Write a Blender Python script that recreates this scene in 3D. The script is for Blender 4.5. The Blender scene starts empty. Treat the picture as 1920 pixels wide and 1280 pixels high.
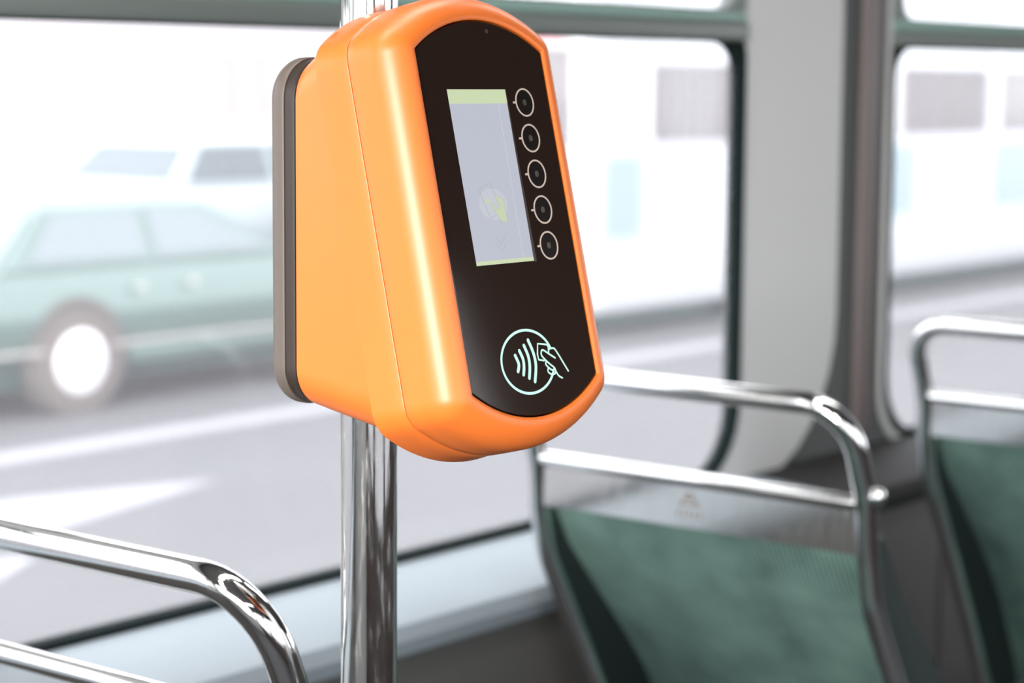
import bpy, bmesh, math, random
from mathutils import Vector, Matrix

random.seed(7)
SC = bpy.context.scene
COL = SC.collection

# ------------------------------------------------------------------ camera
FPX = 4078.0
YAW, PIT, ROL = math.radians(38.72), math.radians(6.855), math.radians(0.438)
CAM = Vector((0, 0, 1.35))
_f = Vector((math.cos(YAW) * math.cos(PIT), math.sin(YAW) * math.cos(PIT), -math.sin(PIT)))
_r = Vector((math.sin(YAW), -math.cos(YAW), 0))
_u = _r.cross(_f)
_r2 = _r * math.cos(ROL) + _u * math.sin(ROL)
_u2 = -_r * math.sin(ROL) + _u * math.cos(ROL)
cam = bpy.data.objects.new('camera', bpy.data.cameras.new('camera'))
COL.objects.link(cam)
M = Matrix((_r2, _u2, -_f)).transposed().to_4x4()
M.translation = CAM
cam.matrix_world = M
cam.data.sensor_width = 36.0
cam.data.lens = FPX * 36.0 / 1920.0
cam.data.clip_start = 0.02
cam.data.clip_end = 400
cam.data.dof.use_dof = True
cam.data.dof.focus_distance = 1.235
cam.data.dof.aperture_fstop = 7.0
SC.camera = cam

# ------------------------------------------------------------------ world, light, exposure
w = bpy.data.worlds.new('overcast_sky')
SC.world = w
w.use_nodes = True
bg = w.node_tree.nodes['Background']
bg.inputs[0].default_value = (0.965, 0.965, 1.0, 1)
bg.inputs[1].default_value = 2.6
sun = bpy.data.objects.new('sun', bpy.data.lights.new('sun', 'SUN'))
COL.objects.link(sun)
sun.data.energy = 3.9
sun.data.angle = math.radians(22)
sun.data.color = (1.0, 0.96, 0.92)
sun.rotation_euler = Vector((0.94, 0.29, -0.17)).to_track_quat('-Z', 'Y').to_euler()
SC.view_settings.view_transform = 'Standard'
SC.view_settings.look = 'None'
SC.view_settings.gamma = 1.0
SC.view_settings.use_curve_mapping = False
SC.view_settings.exposure = 0.75
SC.cycles.caustics_reflective = False
SC.cycles.caustics_refractive = False

# ------------------------------------------------------------------ materials
MATS = {}


def mat(name, col, rough=0.5, metal=0.0, spec=0.5, emit=None, estr=1.0, noise=0.0, nscale=8.0,
        bump=0.0, bscale=60.0, coat=0.0, sheen=0.0):
    if name in MATS:
        return MATS[name]
    m = bpy.data.materials.new(name)
    m.use_nodes = True
    nt = m.node_tree
    b = nt.nodes['Principled BSDF']
    b.inputs['Base Color'].default_value = (*col, 1)
    b.inputs['Roughness'].default_value = rough
    b.inputs['Metallic'].default_value = metal
    b.inputs['Specular IOR Level'].default_value = spec
    b.inputs['Coat Weight'].default_value = coat
    b.inputs['Coat Roughness'].default_value = 0.05
    if sheen:
        b.inputs['Sheen Weight'].default_value = sheen
    if emit:
        b.inputs['Emission Color'].default_value = (*emit, 1)
        b.inputs['Emission Strength'].default_value = estr
    tc = nt.nodes.new('ShaderNodeTexCoord')
    if noise > 0:
        n = nt.nodes.new('ShaderNodeTexNoise')
        n.inputs['Scale'].default_value = nscale
        n.inputs['Detail'].default_value = 5
        nt.links.new(tc.outputs['Object'], n.inputs['Vector'])
        mx = nt.nodes.new('ShaderNodeMix')
        mx.data_type = 'RGBA'
        mx.inputs[6].default_value = (*[c * (1 - noise) for c in col], 1)
        mx.inputs[7].default_value = (*[min(1, c * (1 + noise)) for c in col], 1)
        nt.links.new(n.outputs['Fac'], mx.inputs[0])
        nt.links.new(mx.outputs[2], b.inputs['Base Color'])
    if bump > 0:
        n2 = nt.nodes.new('ShaderNodeTexNoise')
        n2.inputs['Scale'].default_value = bscale
        n2.inputs['Detail'].default_value = 3
        nt.links.new(tc.outputs['Object'], n2.inputs['Vector'])
        bp = nt.nodes.new('ShaderNodeBump')
        bp.inputs['Strength'].default_value = bump
        bp.inputs['Distance'].default_value = 0.002
        nt.links.new(n2.outputs['Fac'], bp.inputs['Height'])
        nt.links.new(bp.outputs['Normal'], b.inputs['Normal'])
    MATS[name] = m
    return m


def glass_mat(name, tint, dust=0.06, refl=1.0):
    m = bpy.data.materials.new(name)
    m.use_nodes = True
    nt = m.node_tree
    for n in list(nt.nodes):
        nt.nodes.remove(n)
    out = nt.nodes.new('ShaderNodeOutputMaterial')
    tr = nt.nodes.new('ShaderNodeBsdfTransparent')
    tr.inputs[0].default_value = (*tint, 1)
    tl = nt.nodes.new('ShaderNodeBsdfTranslucent')
    tl.inputs[0].default_value = (0.95, 0.93, 0.97, 1)
    gl = nt.nodes.new('ShaderNodeBsdfGlossy')
    gl.inputs['Roughness'].default_value = 0.02
    fr = nt.nodes.new('ShaderNodeFresnel')
    fr.inputs['IOR'].default_value = 1.45
    m1 = nt.nodes.new('ShaderNodeMixShader')
    m1.inputs[0].default_value = dust
    m2 = nt.nodes.new('ShaderNodeMixShader')
    ml = nt.nodes.new('ShaderNodeMath')
    ml.operation = 'MULTIPLY'
    ml.inputs[1].default_value = refl
    nt.links.new(fr.outputs[0], ml.inputs[0])
    nt.links.new(tr.outputs[0], m1.inputs[1])
    nt.links.new(tl.outputs[0], m1.inputs[2])
    nt.links.new(ml.outputs[0], m2.inputs[0])
    nt.links.new(m1.outputs[0], m2.inputs[1])
    nt.links.new(gl.outputs[0], m2.inputs[2])
    nt.links.new(m2.outputs[0], out.inputs[0])
    MATS[name] = m
    return m


def chrome_mat(name, col, r0, r1, scratch):
    """polished steel with fine vertical scratches in roughness"""
    m = bpy.data.materials.new(name)
    m.use_nodes = True
    nt = m.node_tree
    b = nt.nodes['Principled BSDF']
    b.inputs['Base Color'].default_value = (*col, 1)
    b.inputs['Metallic'].default_value = 1
    tc = nt.nodes.new('ShaderNodeTexCoord')
    mp = nt.nodes.new('ShaderNodeMapping')
    mp.inputs['Scale'].default_value = (260, 260, 30)
    nz = nt.nodes.new('ShaderNodeTexNoise')
    nz.inputs['Scale'].default_value = 1.0
    nz.inputs['Detail'].default_value = 6
    nt.links.new(tc.outputs['Object'], mp.inputs[0])
    nt.links.new(mp.outputs[0], nz.inputs['Vector'])
    mr = nt.nodes.new('ShaderNodeMapRange')
    mr.inputs['From Min'].default_value = 0.45
    mr.inputs['From Max'].default_value = 0.75
    mr.inputs['To Min'].default_value = r0
    mr.inputs['To Max'].default_value = r1
    nt.links.new(nz.outputs['Fac'], mr.inputs['Value'])
    nt.links.new(mr.outputs[0], b.inputs['Roughness'])
    bp = nt.nodes.new('ShaderNodeBump')
    bp.inputs['Strength'].default_value = scratch
    bp.inputs['Distance'].default_value = 0.0004
    nt.links.new(nz.outputs['Fac'], bp.inputs['Height'])
    nt.links.new(bp.outputs['Normal'], b.inputs['Normal'])
    MATS[name] = m
    return m


def fabric_mat():
    m = bpy.data.materials.new('green_ribbed_fabric')
    m.use_nodes = True
    nt = m.node_tree
    b = nt.nodes['Principled BSDF']
    b.inputs['Roughness'].default_value = 0.85
    b.inputs['Sheen Weight'].default_value = 0.25
    b.inputs['Sheen Tint'].default_value = (0.6, 0.9, 0.85, 1)
    tc = nt.nodes.new('ShaderNodeTexCoord')
    wv = nt.nodes.new('ShaderNodeTexWave')
    wv.wave_type = 'BANDS'
    wv.bands_direction = 'Y'
    wv.inputs['Scale'].default_value = 52
    wv.inputs['Distortion'].default_value = 0.2
    nt.links.new(tc.outputs['Object'], wv.inputs['Vector'])
    nz = nt.nodes.new('ShaderNodeTexNoise')
    nz.inputs['Scale'].default_value = 11
    nz.inputs['Detail'].default_value = 4
    nt.links.new(tc.outputs['Object'], nz.inputs['Vector'])
    cr = nt.nodes.new('ShaderNodeMix')
    cr.data_type = 'RGBA'
    cr.inputs[6].default_value = (0.035, 0.085, 0.071, 1)
    cr.inputs[7].default_value = (0.20, 0.345, 0.295, 1)
    mr = nt.nodes.new('ShaderNodeMapRange')
    mr.inputs['From Min'].default_value = 0.25
    mr.inputs['From Max'].default_value = 0.75
    nt.links.new(nz.outputs['Fac'], mr.inputs['Value'])
    nt.links.new(mr.outputs[0], cr.inputs[0])
    cm = nt.nodes.new('ShaderNodeMix')
    cm.data_type = 'RGBA'
    cm.blend_type = 'MULTIPLY'
    cm.inputs[0].default_value = 0.8
    nt.links.new(cr.outputs[2], cm.inputs[6])
    nt.links.new(wv.outputs['Color'], cm.inputs[7])
    nt.links.new(cm.outputs[2], b.inputs['Base Color'])
    bp = nt.nodes.new('ShaderNodeBump')
    bp.inputs['Strength'].default_value = 0.5
    bp.inputs['Distance'].default_value = 0.001
    nt.links.new(wv.outputs['Fac'], bp.inputs['Height'])
    nt.links.new(bp.outputs['Normal'], b.inputs['Normal'])
    MATS['fabric'] = m
    return m


ORANGE = mat('orange_plastic', (0.86, 0.190, 0.028), 0.38, spec=0.6, noise=0.03, nscale=20, bump=0.02, bscale=900)
BACKPL = mat('grey_brown_plastic', (0.13, 0.105, 0.088), 0.42, bump=0.05, bscale=1500)
BACKDK = mat('dark_brown_plastic', (0.035, 0.024, 0.019), 0.45)
GAPBLK = mat('black_rubber', (0.012, 0.011, 0.011), 0.55)
PANEL = mat('black_glass_panel', (0.021, 0.012, 0.009), 0.07, spec=0.35)
LENS = mat('dark_sensor_lens', (0.012, 0.009, 0.008), 0.12, spec=0.9)
LENSM = mat('sensor_metal', (0.16, 0.14, 0.11), 0.3, metal=0.8)
CREAM = mat('cream_print', (0.62, 0.50, 0.42), 0.5)
SCREEN = mat('lit_screen', (0.03, 0.03, 0.035), 0.12, emit=(0.50, 0.52, 0.60), estr=0.58)
SCR_GRN = mat('lit_screen_green', (0.03, 0.03, 0.03), 0.12, emit=(0.60, 0.70, 0.44), estr=0.58)
SCR_LINE = mat('lit_screen_line', (0.03, 0.03, 0.03), 0.3, emit=(0.38, 0.45, 0.45), estr=0.58)
SCR_HALO = mat('lit_screen_halo', (0.03, 0.03, 0.03), 0.3, emit=(0.525, 0.545, 0.61), estr=0.58)
SCR_HAND = mat('lit_screen_hand', (0.03, 0.03, 0.03), 0.3, emit=(0.53, 0.61, 0.40), estr=0.58)
SCR_FAINT = mat('lit_screen_faint', (0.03, 0.03, 0.03), 0.3, emit=(0.58, 0.60, 0.68), estr=0.58)
TEAL = mat('lit_teal_print', (0.05, 0.06, 0.06), 0.4, emit=(0.56, 0.95, 0.80), estr=0.62)
CHROME = chrome_mat('polished_steel', (0.78, 0.775, 0.77), 0.05, 0.16, 0.03)
POLEST = chrome_mat('brushed_pole_steel', (0.72, 0.715, 0.70), 0.06, 0.30, 0.10)
PLATE = chrome_mat('steel_plate', (0.70, 0.69, 0.68), 0.10, 0.2, 0.03)
FABRIC = fabric_mat()
CHEEK = mat('dark_seat_shell', (0.012, 0.02, 0.019), 0.6)
WALLDK = mat('dark_grey_lining', (0.065, 0.07, 0.07), 0.55, noise=0.08, bump=0.05, bscale=200)
WALLBR = mat('brown_grey_strip', (0.15, 0.125, 0.12), 0.5)
LIGHTP = mat('light_grey_lining', (0.51, 0.51, 0.51), 0.5, noise=0.03, nscale=5)
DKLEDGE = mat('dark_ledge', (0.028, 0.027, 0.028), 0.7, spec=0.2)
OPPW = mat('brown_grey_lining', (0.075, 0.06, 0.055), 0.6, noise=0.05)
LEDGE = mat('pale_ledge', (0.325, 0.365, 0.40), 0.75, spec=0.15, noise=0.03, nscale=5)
LOWER = mat('lower_lining', (0.10, 0.095, 0.09), 0.6, noise=0.08, bump=0.05, bscale=200)
SEAL = mat('window_rubber', (0.006, 0.011, 0.011), 0.85, spec=0.1)
BAR = mat('transom_paint', (0.12, 0.14, 0.13), 0.4, noise=0.06)
BARTEAL = mat('transom_rail_teal', (0.20, 0.33, 0.29), 0.4)
PANE = glass_mat('dusty_window_glass', (0.94, 0.955, 0.955), 0.055, 0.05)
FLOORM = mat('bus_floor', (0.07, 0.07, 0.075), 0.6, noise=0.2, nscale=40)
CEIL = mat('ceiling_lining', (0.30, 0.29, 0.28), 0.6, noise=0.02)
FILLM = mat('fill_emitter', (0.8, 0.8, 0.8), 0.5, emit=(1.0, 0.97, 0.93), estr=9.0)  # glow of the fill strips added under the ceiling
ROADM = mat('asphalt', (0.092, 0.091, 0.098), 0.85, noise=0.12, nscale=1.2, bump=0.2, bscale=30)
WALKM = mat('pavement', (0.22, 0.21, 0.21), 0.85, noise=0.1, nscale=2)
PAINT = mat('road_paint', (0.27, 0.262, 0.285), 0.7, noise=0.06, nscale=6)
CARGRN = mat('pale_green_car_paint', (0.095, 0.15, 0.138), 0.3, metal=0.25, coat=0.5, noise=0.04)
CARWHT = mat('white_car_paint', (0.38, 0.43, 0.45), 0.25, coat=0.5, noise=0.02)
CARGLS = mat('car_glass', (0.12, 0.15, 0.165), 0.06, spec=0.9)
CARGLB = mat('car_glass_blue', (0.075, 0.095, 0.11), 0.08, spec=0.5)
CARGLD = mat('car_glass_green', (0.03, 0.085, 0.06), 0.10, spec=0.4)
TYRE = mat('tyre_rubber', (0.12, 0.10, 0.092), 0.8)
ARCH = mat('wheel_arch_lining', (0.09, 0.08, 0.074), 0.8)
HUB = mat('hub_cap', (0.85, 0.84, 0.87), 0.35, metal=0.3)
TRIMC = mat('car_trim', (0.55, 0.52, 0.50), 0.3, metal=0.6)
UNDER = mat('car_underside', (0.02, 0.05, 0.045), 0.8)
LAMPRED = mat('tail_lamp', (0.5, 0.06, 0.05), 0.3)
LAMPCL = mat('head_lamp', (0.8, 0.8, 0.78), 0.2)
TRAMW = mat('white_tram_paint', (0.52, 0.53, 0.56), 0.3, noise=0.02)
TRAMB = mat('pale_blue_panel', (0.24, 0.31, 0.35), 0.35)
TRAMBL = mat('pale_blue_edge', (0.40, 0.47, 0.50), 0.35)
TRAMG = mat('tram_window', (0.115, 0.10, 0.104), 0.12)
CURT = mat('curtain', (0.20, 0.185, 0.20), 0.8)
SKIRT = mat('tram_underside', (0.03, 0.06, 0.055), 0.8)
BLDW = mat('pale_render', (0.46, 0.43, 0.455), 0.9, noise=0.06, nscale=0.4)
BLDG = mat('building_window', (0.34, 0.31, 0.35), 0.3)
BLDF = mat('building_window_frame', (0.8, 0.78, 0.8), 0.6)
REDM = mat('red_sign_paint', (0.75, 0.2, 0.22), 0.5)
BLUEG = mat('blue_grey_metal', (0.30, 0.38, 0.46), 0.5)


# ------------------------------------------------------------------ mesh helpers
def mobj(name, verts, faces, material, parent=None, smooth=False, loc=None):
    me = bpy.data.meshes.new(name)
    me.from_pydata([tuple(v) for v in verts], [], faces)
    me.update()
    if smooth:
        for p in me.polygons:
            p.use_smooth = True
    if material:
        me.materials.append(material)
    o = bpy.data.objects.new(name, me)
    COL.objects.link(o)
    if parent:
        o.parent = parent
    if loc:
        o.location = loc
    return o


def empty(name, loc, label=None, cat=None, group=None, kind=None):
    o = bpy.data.objects.new(name, None)
    o.empty_display_size = 0.05
    COL.objects.link(o)
    o.location = loc
    tag(o, label, cat, group, kind)
    return o


def tag(o, label=None, cat=None, group=None, kind=None):
    if label:
        o['label'] = label
    if cat:
        o['category'] = cat
    if group:
        o['group'] = group
    if kind:
        o['kind'] = kind
    return o


def fix(bm):
    bmesh.ops.recalc_face_normals(bm, faces=bm.faces[:])


def renorm(o):
    bm = bmesh.new()
    bm.from_mesh(o.data)
    fix(bm)
    bm.to_mesh(o.data)
    bm.free()
    return o


def autosmooth(o, ang=35):
    me = o.data
    bm = bmesh.new()
    bm.from_mesh(me)
    fix(bm)
    for f in bm.faces:
        f.smooth = True
    for e in bm.edges:
        if len(e.link_faces) == 2:
            if e.calc_face_angle(0) > math.radians(ang):
                e.smooth = False
    bm.to_mesh(me)
    bm.free()
    return o


def box(name, x0, x1, y0, y1, z0, z1, material, parent=None, bevel=0.0, seg=2):
    """box in parent's local coordinates"""
    bm = bmesh.new()
    vs = [bm.verts.new((x, y, z)) for x in (x0, x1) for y in (y0, y1) for z in (z0, z1)]
    for f in ((0, 1, 3, 2), (4, 6, 7, 5), (0, 4, 5, 1), (2, 3, 7, 6), (0, 2, 6, 4), (1, 5, 7, 3)):
        bm.faces.new([vs[i] for i in f])
    if bevel > 0:
        bmesh.ops.bevel(bm, geom=bm.edges[:], offset=bevel, segments=seg, affect='EDGES', profile=0.5)
    fix(bm)
    me = bpy.data.meshes.new(name)
    bm.to_mesh(me)
    bm.free()
    me.materials.append(material)
    o = bpy.data.objects.new(name, me)
    COL.objects.link(o)
    if parent:
        o.parent = parent
    if bevel > 0:
        autosmooth(o, 50)
    return o


def round_path(pts, rad, n=8):
    """polyline with filleted corners; rad is a number or a list per inner point"""
    pts = [Vector(p) for p in pts]
    out = [pts[0]]
    for i in range(1, len(pts) - 1):
        r = rad[i - 1] if isinstance(rad, (list, tuple)) else rad
        a, b, c = pts[i - 1], pts[i], pts[i + 1]
        d1 = (a - b).normalized()
        d2 = (c - b).normalized()
        ang = d1.angle(d2)
        if r <= 0 or ang > math.radians(178):
            out.append(b)
            continue
        t = min(r / math.tan(ang / 2), (a - b).length * 0.49, (c - b).length * 0.49)
        rr = t * math.tan(ang / 2)
        cen = b + (d1 + d2).normalized() * (rr / math.sin(ang / 2))
        p0 = b + d1 * t - cen
        p1 = b + d2 * t - cen
        tot = p0.angle(p1)
        for k in range(n + 1):
            s = k / n
            v = (p0 * math.sin((1 - s) * tot) + p1 * math.sin(s * tot)) / math.sin(tot) if tot > 1e-4 else p0
            out.append(cen + v)
    out.append(pts[-1])
    return out


def tube_geo(path, r, seg=16, cap=True):
    path = [Vector(p) for p in path]
    n = len(path)
    tang = []
    for i in range(n):
        a = path[max(i - 1, 0)]
        b = path[min(i + 1, n - 1)]
        tang.append((b - a).normalized())
    ref = Vector((0, 0, 1)) if abs(tang[0].z) < 0.9 else Vector((1, 0, 0))
    nrm = (ref - tang[0] * ref.dot(tang[0])).normalized()
    verts, faces = [], []
    for i in range(n):
        nrm = (nrm - tang[i] * nrm.dot(tang[i])).normalized()
        bi = tang[i].cross(nrm)
        rr = r[i] if isinstance(r, (list, tuple)) else r
        for k in range(seg):
            a = 2 * math.pi * k / seg
            verts.append(path[i] + nrm * (rr * math.cos(a)) + bi * (rr * math.sin(a)))
    for i in range(n - 1):
        for k in range(seg):
            k2 = (k + 1) % seg
            faces.append((i * seg + k, i * seg + k2, (i + 1) * seg + k2, (i + 1) * seg + k))
    if cap:
        faces.append(tuple(range(seg))[::-1])
        faces.append(tuple((n - 1) * seg + k for k in range(seg)))
    return verts, faces


def tube(name, path, r, material, parent=None, seg=16):
    v, f = tube_geo(path, r, seg)
    return autosmooth(mobj(name, v, f, material, parent), 50)


def lathe(name, prof, axis, center, material, parent=None, seg=24):
    """prof: (radius, height) pairs; revolve about axis 'x','y','z' through center"""
    verts, faces = [], []
    for (r, h) in prof:
        for k in range(seg):
            a = 2 * math.pi * k / seg
            c, s = r * math.cos(a), r * math.sin(a)
            p = {'x': (h, c, s), 'y': (c, h, s), 'z': (c, s, h)}[axis]
            verts.append((center[0] + p[0], center[1] + p[1], center[2] + p[2]))
    n = len(prof)
    for i in range(n - 1):
        for k in range(seg):
            k2 = (k + 1) % seg
            faces.append((i * seg + k, i * seg + k2, (i + 1) * seg + k2, (i + 1) * seg + k))
    faces.append(tuple(range(seg)))
    faces.append(tuple((n - 1) * seg + k for k in range(seg)))
    return autosmooth(mobj(name, verts, faces, material, parent), 40)


def rrect(x0, x1, z0, z1, r, n=8):
    """rounded rectangle outline; r number or (bl, br, tr, tl)"""
    if not isinstance(r, (tuple, list)):
        r = (r,) * 4
    cs = [((x0, z0), (1, 1), r[0], 180), ((x1, z0), (-1, 1), r[1], 270),
          ((x1, z1), (-1, -1), r[2], 0), ((x0, z1), (1, -1), r[3], 90)]
    out = []
    for (cx, cz), (sx, sz), rr, a0 in cs:
        rr = max(rr, 1e-4)
        for k in range(n + 1):
            a = math.radians(a0 + 90 * k / n)
            out.append((cx + sx * rr + rr * math.cos(a), cz + sz * rr + rr * math.sin(a)))
    return out


def ring_plate(name, outer, inner, y0, y1, material, parent=None):
    """plate in the XZ plane between two outlines of equal count, thickness y0..y1"""
    n = len(outer)
    assert n == len(inner)
    verts = []
    for ol in (outer, inner):
        for y in (y0, y1):
            verts += [(x, y, z) for (x, z) in ol]
    faces = []
    for k in range(n):
        k2 = (k + 1) % n
        O0, O1, I0, I1 = 0, n, 2 * n, 3 * n
        faces.append((O0 + k, O0 + k2, I0 + k2, I0 + k))
        faces.append((O1 + k2, O1 + k, I1 + k, I1 + k2))
        faces.append((O0 + k2, O0 + k, O1 + k, O1 + k2))
        faces.append((I0 + k, I0 + k2, I1 + k2, I1 + k))
    return autosmooth(mobj(name, verts, faces, material, parent), 40)


def fill_plate(name, outline, y0, y1, material, parent=None):
    n = len(outline)
    verts = [(x, y0, z) for x, z in outline] + [(x, y1, z) for x, z in outline]
    faces = [tuple(range(n)), tuple(range(2 * n - 1, n - 1, -1))]
    for k in range(n):
        k2 = (k + 1) % n
        faces.append((k, k2, n + k2, n + k))
    return autosmooth(mobj(name, verts, faces, material, parent), 40)


# ------------------------------------------------------------------ the bus shell (setting)
YW = 1.72            # inner face of the window wall
YO = -0.80           # the opposite wall
XA, XB = -1.6, 8.4   # front and rear ends
ZC = 2.18

o = box('floor', XA, XB, YO, YW + 0.04, -0.08, 0.0, FLOORM)
tag(o, kind='structure')
o = box('ceiling', XA, XB, YO, YW + 0.04, ZC, ZC + 0.05, CEIL)
tag(o, kind='structure')

WIN = [(-0.55, 0.83), (1.17, 2.655), (3.107, 4.49), (4.94, 6.32), (6.77, 8.1)]


def bays(edges):
    cuts = [XA]
    for a, b in zip(edges[:-1], edges[1:]):
        cuts.append((a[1] + b[0]) / 2)
    cuts.append(XB)
    return cuts


ZB0, ZB1, ZH0, ZH1 = 0.780, 1.405, 1.452, 1.80
wl = empty('wall_left', (0, 0, 0), kind='structure')
cuts = bays(WIN)
win_no = 0
for i, (a, b) in enumerate(WIN):
    ring_plate('lining', rrect(cuts[i], cuts[i + 1], 0.60, ZC, 0.0005),
               rrect(a - 0.012, b + 0.012, ZB0 - 0.012, ZH1 + 0.012, (0.1, 0.11, 0.05, 0.05)),
               YW, YW + 0.022, WALLDK, wl)
    win_no += 1
    we = empty('window_%d' % win_no, (0, 0, 0), kind='structure')
    # rubber seal round the main pane, rounded corners
    ring_plate('seal', rrect(a - 0.012, b + 0.012, ZB0 - 0.012, ZB1 + 0.010, (0.11, 0.122, 0.03, 0.03)),
               rrect(a, b, ZB0, ZB1, (0.10, 0.11, 0.048, 0.048)), YW - 0.011, YW + 0.010, SEAL, we)
    fill_plate('pane', rrect(a - 0.004, b + 0.004, ZB0 - 0.004, ZB1 + 0.002, (0.10, 0.11, 0.05, 0.05)),
               YW + 0.004, YW + 0.008, PANE, we)
    # transom: dark bar with a paler rail above it, carrying the hopper window
    box('transom_bar', a - 0.01, b + 0.01, YW - 0.016, YW + 0.03, ZB1 + 0.002, ZB1 + 0.029, BAR, we, 0.003)
    box('transom_rail', a - 0.01, b + 0.01, YW - 0.012, YW + 0.03, ZB1 + 0.029, ZH0 - 0.004, BARTEAL, we, 0.003)
    ring_plate('hopper_frame', rrect(a - 0.012, b + 0.012, ZH0 - 0.004, ZH1 + 0.012, 0.02),
               rrect(a + 0.022, b - 0.022, ZH0, ZH1 - 0.02, (0.03, 0.03, 0.03, 0.03)), YW - 0.010, YW + 0.012, BAR, we)
    fill_plate('hopper_pane', rrect(a + 0.018, b - 0.018, ZH0 - 0.002, ZH1 - 0.016, 0.03), YW + 0.004, YW + 0.008, PANE, we)

# pale lining panel round the window in view, rounded at its lower corner, and its neighbours
for i, (a, b) in enumerate(WIN):
    r_out = b + 0.287
    t = ring_plate('trim_%d' % (i + 1), rrect(a - 0.016, r_out, 0.755, 2.05, (0.1, 0.24, 0.02, 0.02)),
                   rrect(a - 0.0125, b + 0.0125, ZB0 - 0.0125, ZH1 + 0.0125, (0.1, 0.1225, 0.05, 0.05)),
                   YW - 0.008, YW, LIGHTP)
    tag(t, kind='structure')
# brownish vertical strip on the dark pillar
for i, (a, b) in enumerate(WIN[:-1]):
    t = box('trim_%d' % (10 + i), b + 0.348, b + 0.398, YW - 0.012, YW, 0.80, 2.05, WALLBR, None, 0.004)
    tag(t, kind='structure')
# ledge under the windows (duct cover): sloping top and dark front
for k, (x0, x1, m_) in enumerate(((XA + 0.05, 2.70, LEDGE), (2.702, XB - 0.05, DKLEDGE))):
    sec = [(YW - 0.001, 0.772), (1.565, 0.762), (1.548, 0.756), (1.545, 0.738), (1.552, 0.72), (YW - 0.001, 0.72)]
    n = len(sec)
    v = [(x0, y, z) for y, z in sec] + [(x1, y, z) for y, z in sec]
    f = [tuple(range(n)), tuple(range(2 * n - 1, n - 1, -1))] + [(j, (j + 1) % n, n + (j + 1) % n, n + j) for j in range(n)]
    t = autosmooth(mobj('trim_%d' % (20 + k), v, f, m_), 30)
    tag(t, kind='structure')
t = box('trim_22', XA + 0.05, 3.02, 1.562, YW, 0.0, 0.7195, LOWER)
tag(t, kind='structure')
t = box('trim_23', 3.03, XB - 0.05, 1.562, YW, 0.0, 0.7195, LOWER)
tag(t, kind='structure')

# opposite wall with its windows and the two ends
OW = [(-1.3, 0.0), (0.25, 1.4), (1.62, 2.885), (4.5, 5.8), (6.1, 7.4)]
wr = empty('wall_right', (0, 0, 0), kind='structure')
cuts = bays(OW)
for i, (a, b) in enumerate(OW):
    ring_plate('lining', rrect(cuts[i], cuts[i + 1], 0.0, ZC, 0.0005), rrect(a, b, 0.72, 1.80, 0.08), YO - 0.045, YO, OPPW, wr)
    win_no += 1
    we = empty('window_%d' % win_no, (0, 0, 0), kind='structure')
    fill_plate('pane', rrect(a - 0.004, b + 0.004, 0.716, 1.804, 0.08), YO - 0.03, YO - 0.026, PANE, we)
    ring_plate('seal', rrect(a - 0.014, b + 0.014, 0.706, 1.814, 0.09), rrect(a, b, 0.72, 1.80, 0.08), YO - 0.002, YO + 0.006, SEAL, we)


def end_wall(name, x, z0, wno):
    we = empty(name, (x, 0.46, 0), kind='structure')
    we.rotation_euler.z = math.radians(90)
    hw = (YW - YO) / 2 + 0.04
    ring_plate('lining', rrect(-hw, hw, 0.0, ZC, 0.0005), rrect(-hw + 0.12, hw - 0.12, z0, 2.02, 0.1), -0.02, 0.02, LIGHTP, we)
    wi = empty('window_%d' % wno, (x, 0.46, 0), kind='structure')
    wi.rotation_euler.z = math.radians(90)
    fill_plate('pane', rrect(-hw + 0.118, hw - 0.118, z0 - 0.002, 2.022, 0.1), -0.002, 0.002, PANE, wi)


end_wall('wall_front', XA, 1.0, win_no + 1)  # unseen end window, its place and sill height chosen to shape the sunlight inside
end_wall('wall_rear', XB, 0.95, win_no + 2)

# fill lights added under the ceiling, out of view, to brighten the interior
for x0, y, lb in ((-1.4, 1.05, 'added unseen fill light strip over the window side, nearest the front end'),
                  (0.3, 1.05, 'added unseen fill light strip directly above the pole and the nearest seat'),
                  (2.0, 1.05, 'added unseen fill light strip above the middle and farthest seats'),
                  (-1.4, -0.35, 'added unseen fill light strip over the aisle on the opposite side')):
    L = empty('fill_lamp', (x0 + 0.7, y, ZC), lb, 'fill light', 'added fill light strips')
    box('fill_housing', -0.72, 0.72, -0.075, 0.075, -0.03, 0.0, BAR, L, 0.006)
    box('fill_diffuser', -0.70, 0.70, -0.06, 0.06, -0.04, -0.0302, FILLM, L, 0.004)

# ------------------------------------------------------------------ pole
PX, PY, PR = 0.98833, 0.90604, 0.01767
pole = empty('handrail_pole', (PX, PY, 0), 'vertical polished steel pole carrying the orange ticket validator', 'pole')
tube('tube', [(0, 0, 0.012), (0, 0, 0.5), (0, 0, 1.0), (0, 0, 1.5), (0, 0, ZC - 0.012)], PR, POLEST, pole, 64)
lathe('floor_flange', [(0.045, 0), (0.045, 0.006), (0.03, 0.012), (PR, 0.013)], 'z', (0, 0, 0.0), CHROME, pole, 32)
lathe('ceiling_flange', [(PR, ZC - 0.013), (0.03, ZC - 0.012), (0.045, ZC - 0.006), (0.045, ZC)], 'z', (0, 0, 0), CHROME, pole, 32)

# ------------------------------------------------------------------ ticket validator
VX, VY, VZ = 0.97831, 0.89690, 1.27      # centre of the body; local y = -v (v towards the passenger)
TH = math.radians(12.9745)
V0 = 0.088 + (1.367 - 1.27) * 0.2304
val = empty('ticket_validator', (VX, VY, VZ), 'orange plastic ticket validator with black glass face clamped to the steel pole', 'ticket validator')


def fp(u, s, n):
    """face-plane coordinates (across, up the slope, out of the face) to validator local"""
    v = V0 - s * math.sin(TH) + n * math.cos(TH)
    z = s * math.cos(TH) + n * math.sin(TH)
    return (u, -v, z)


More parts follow.
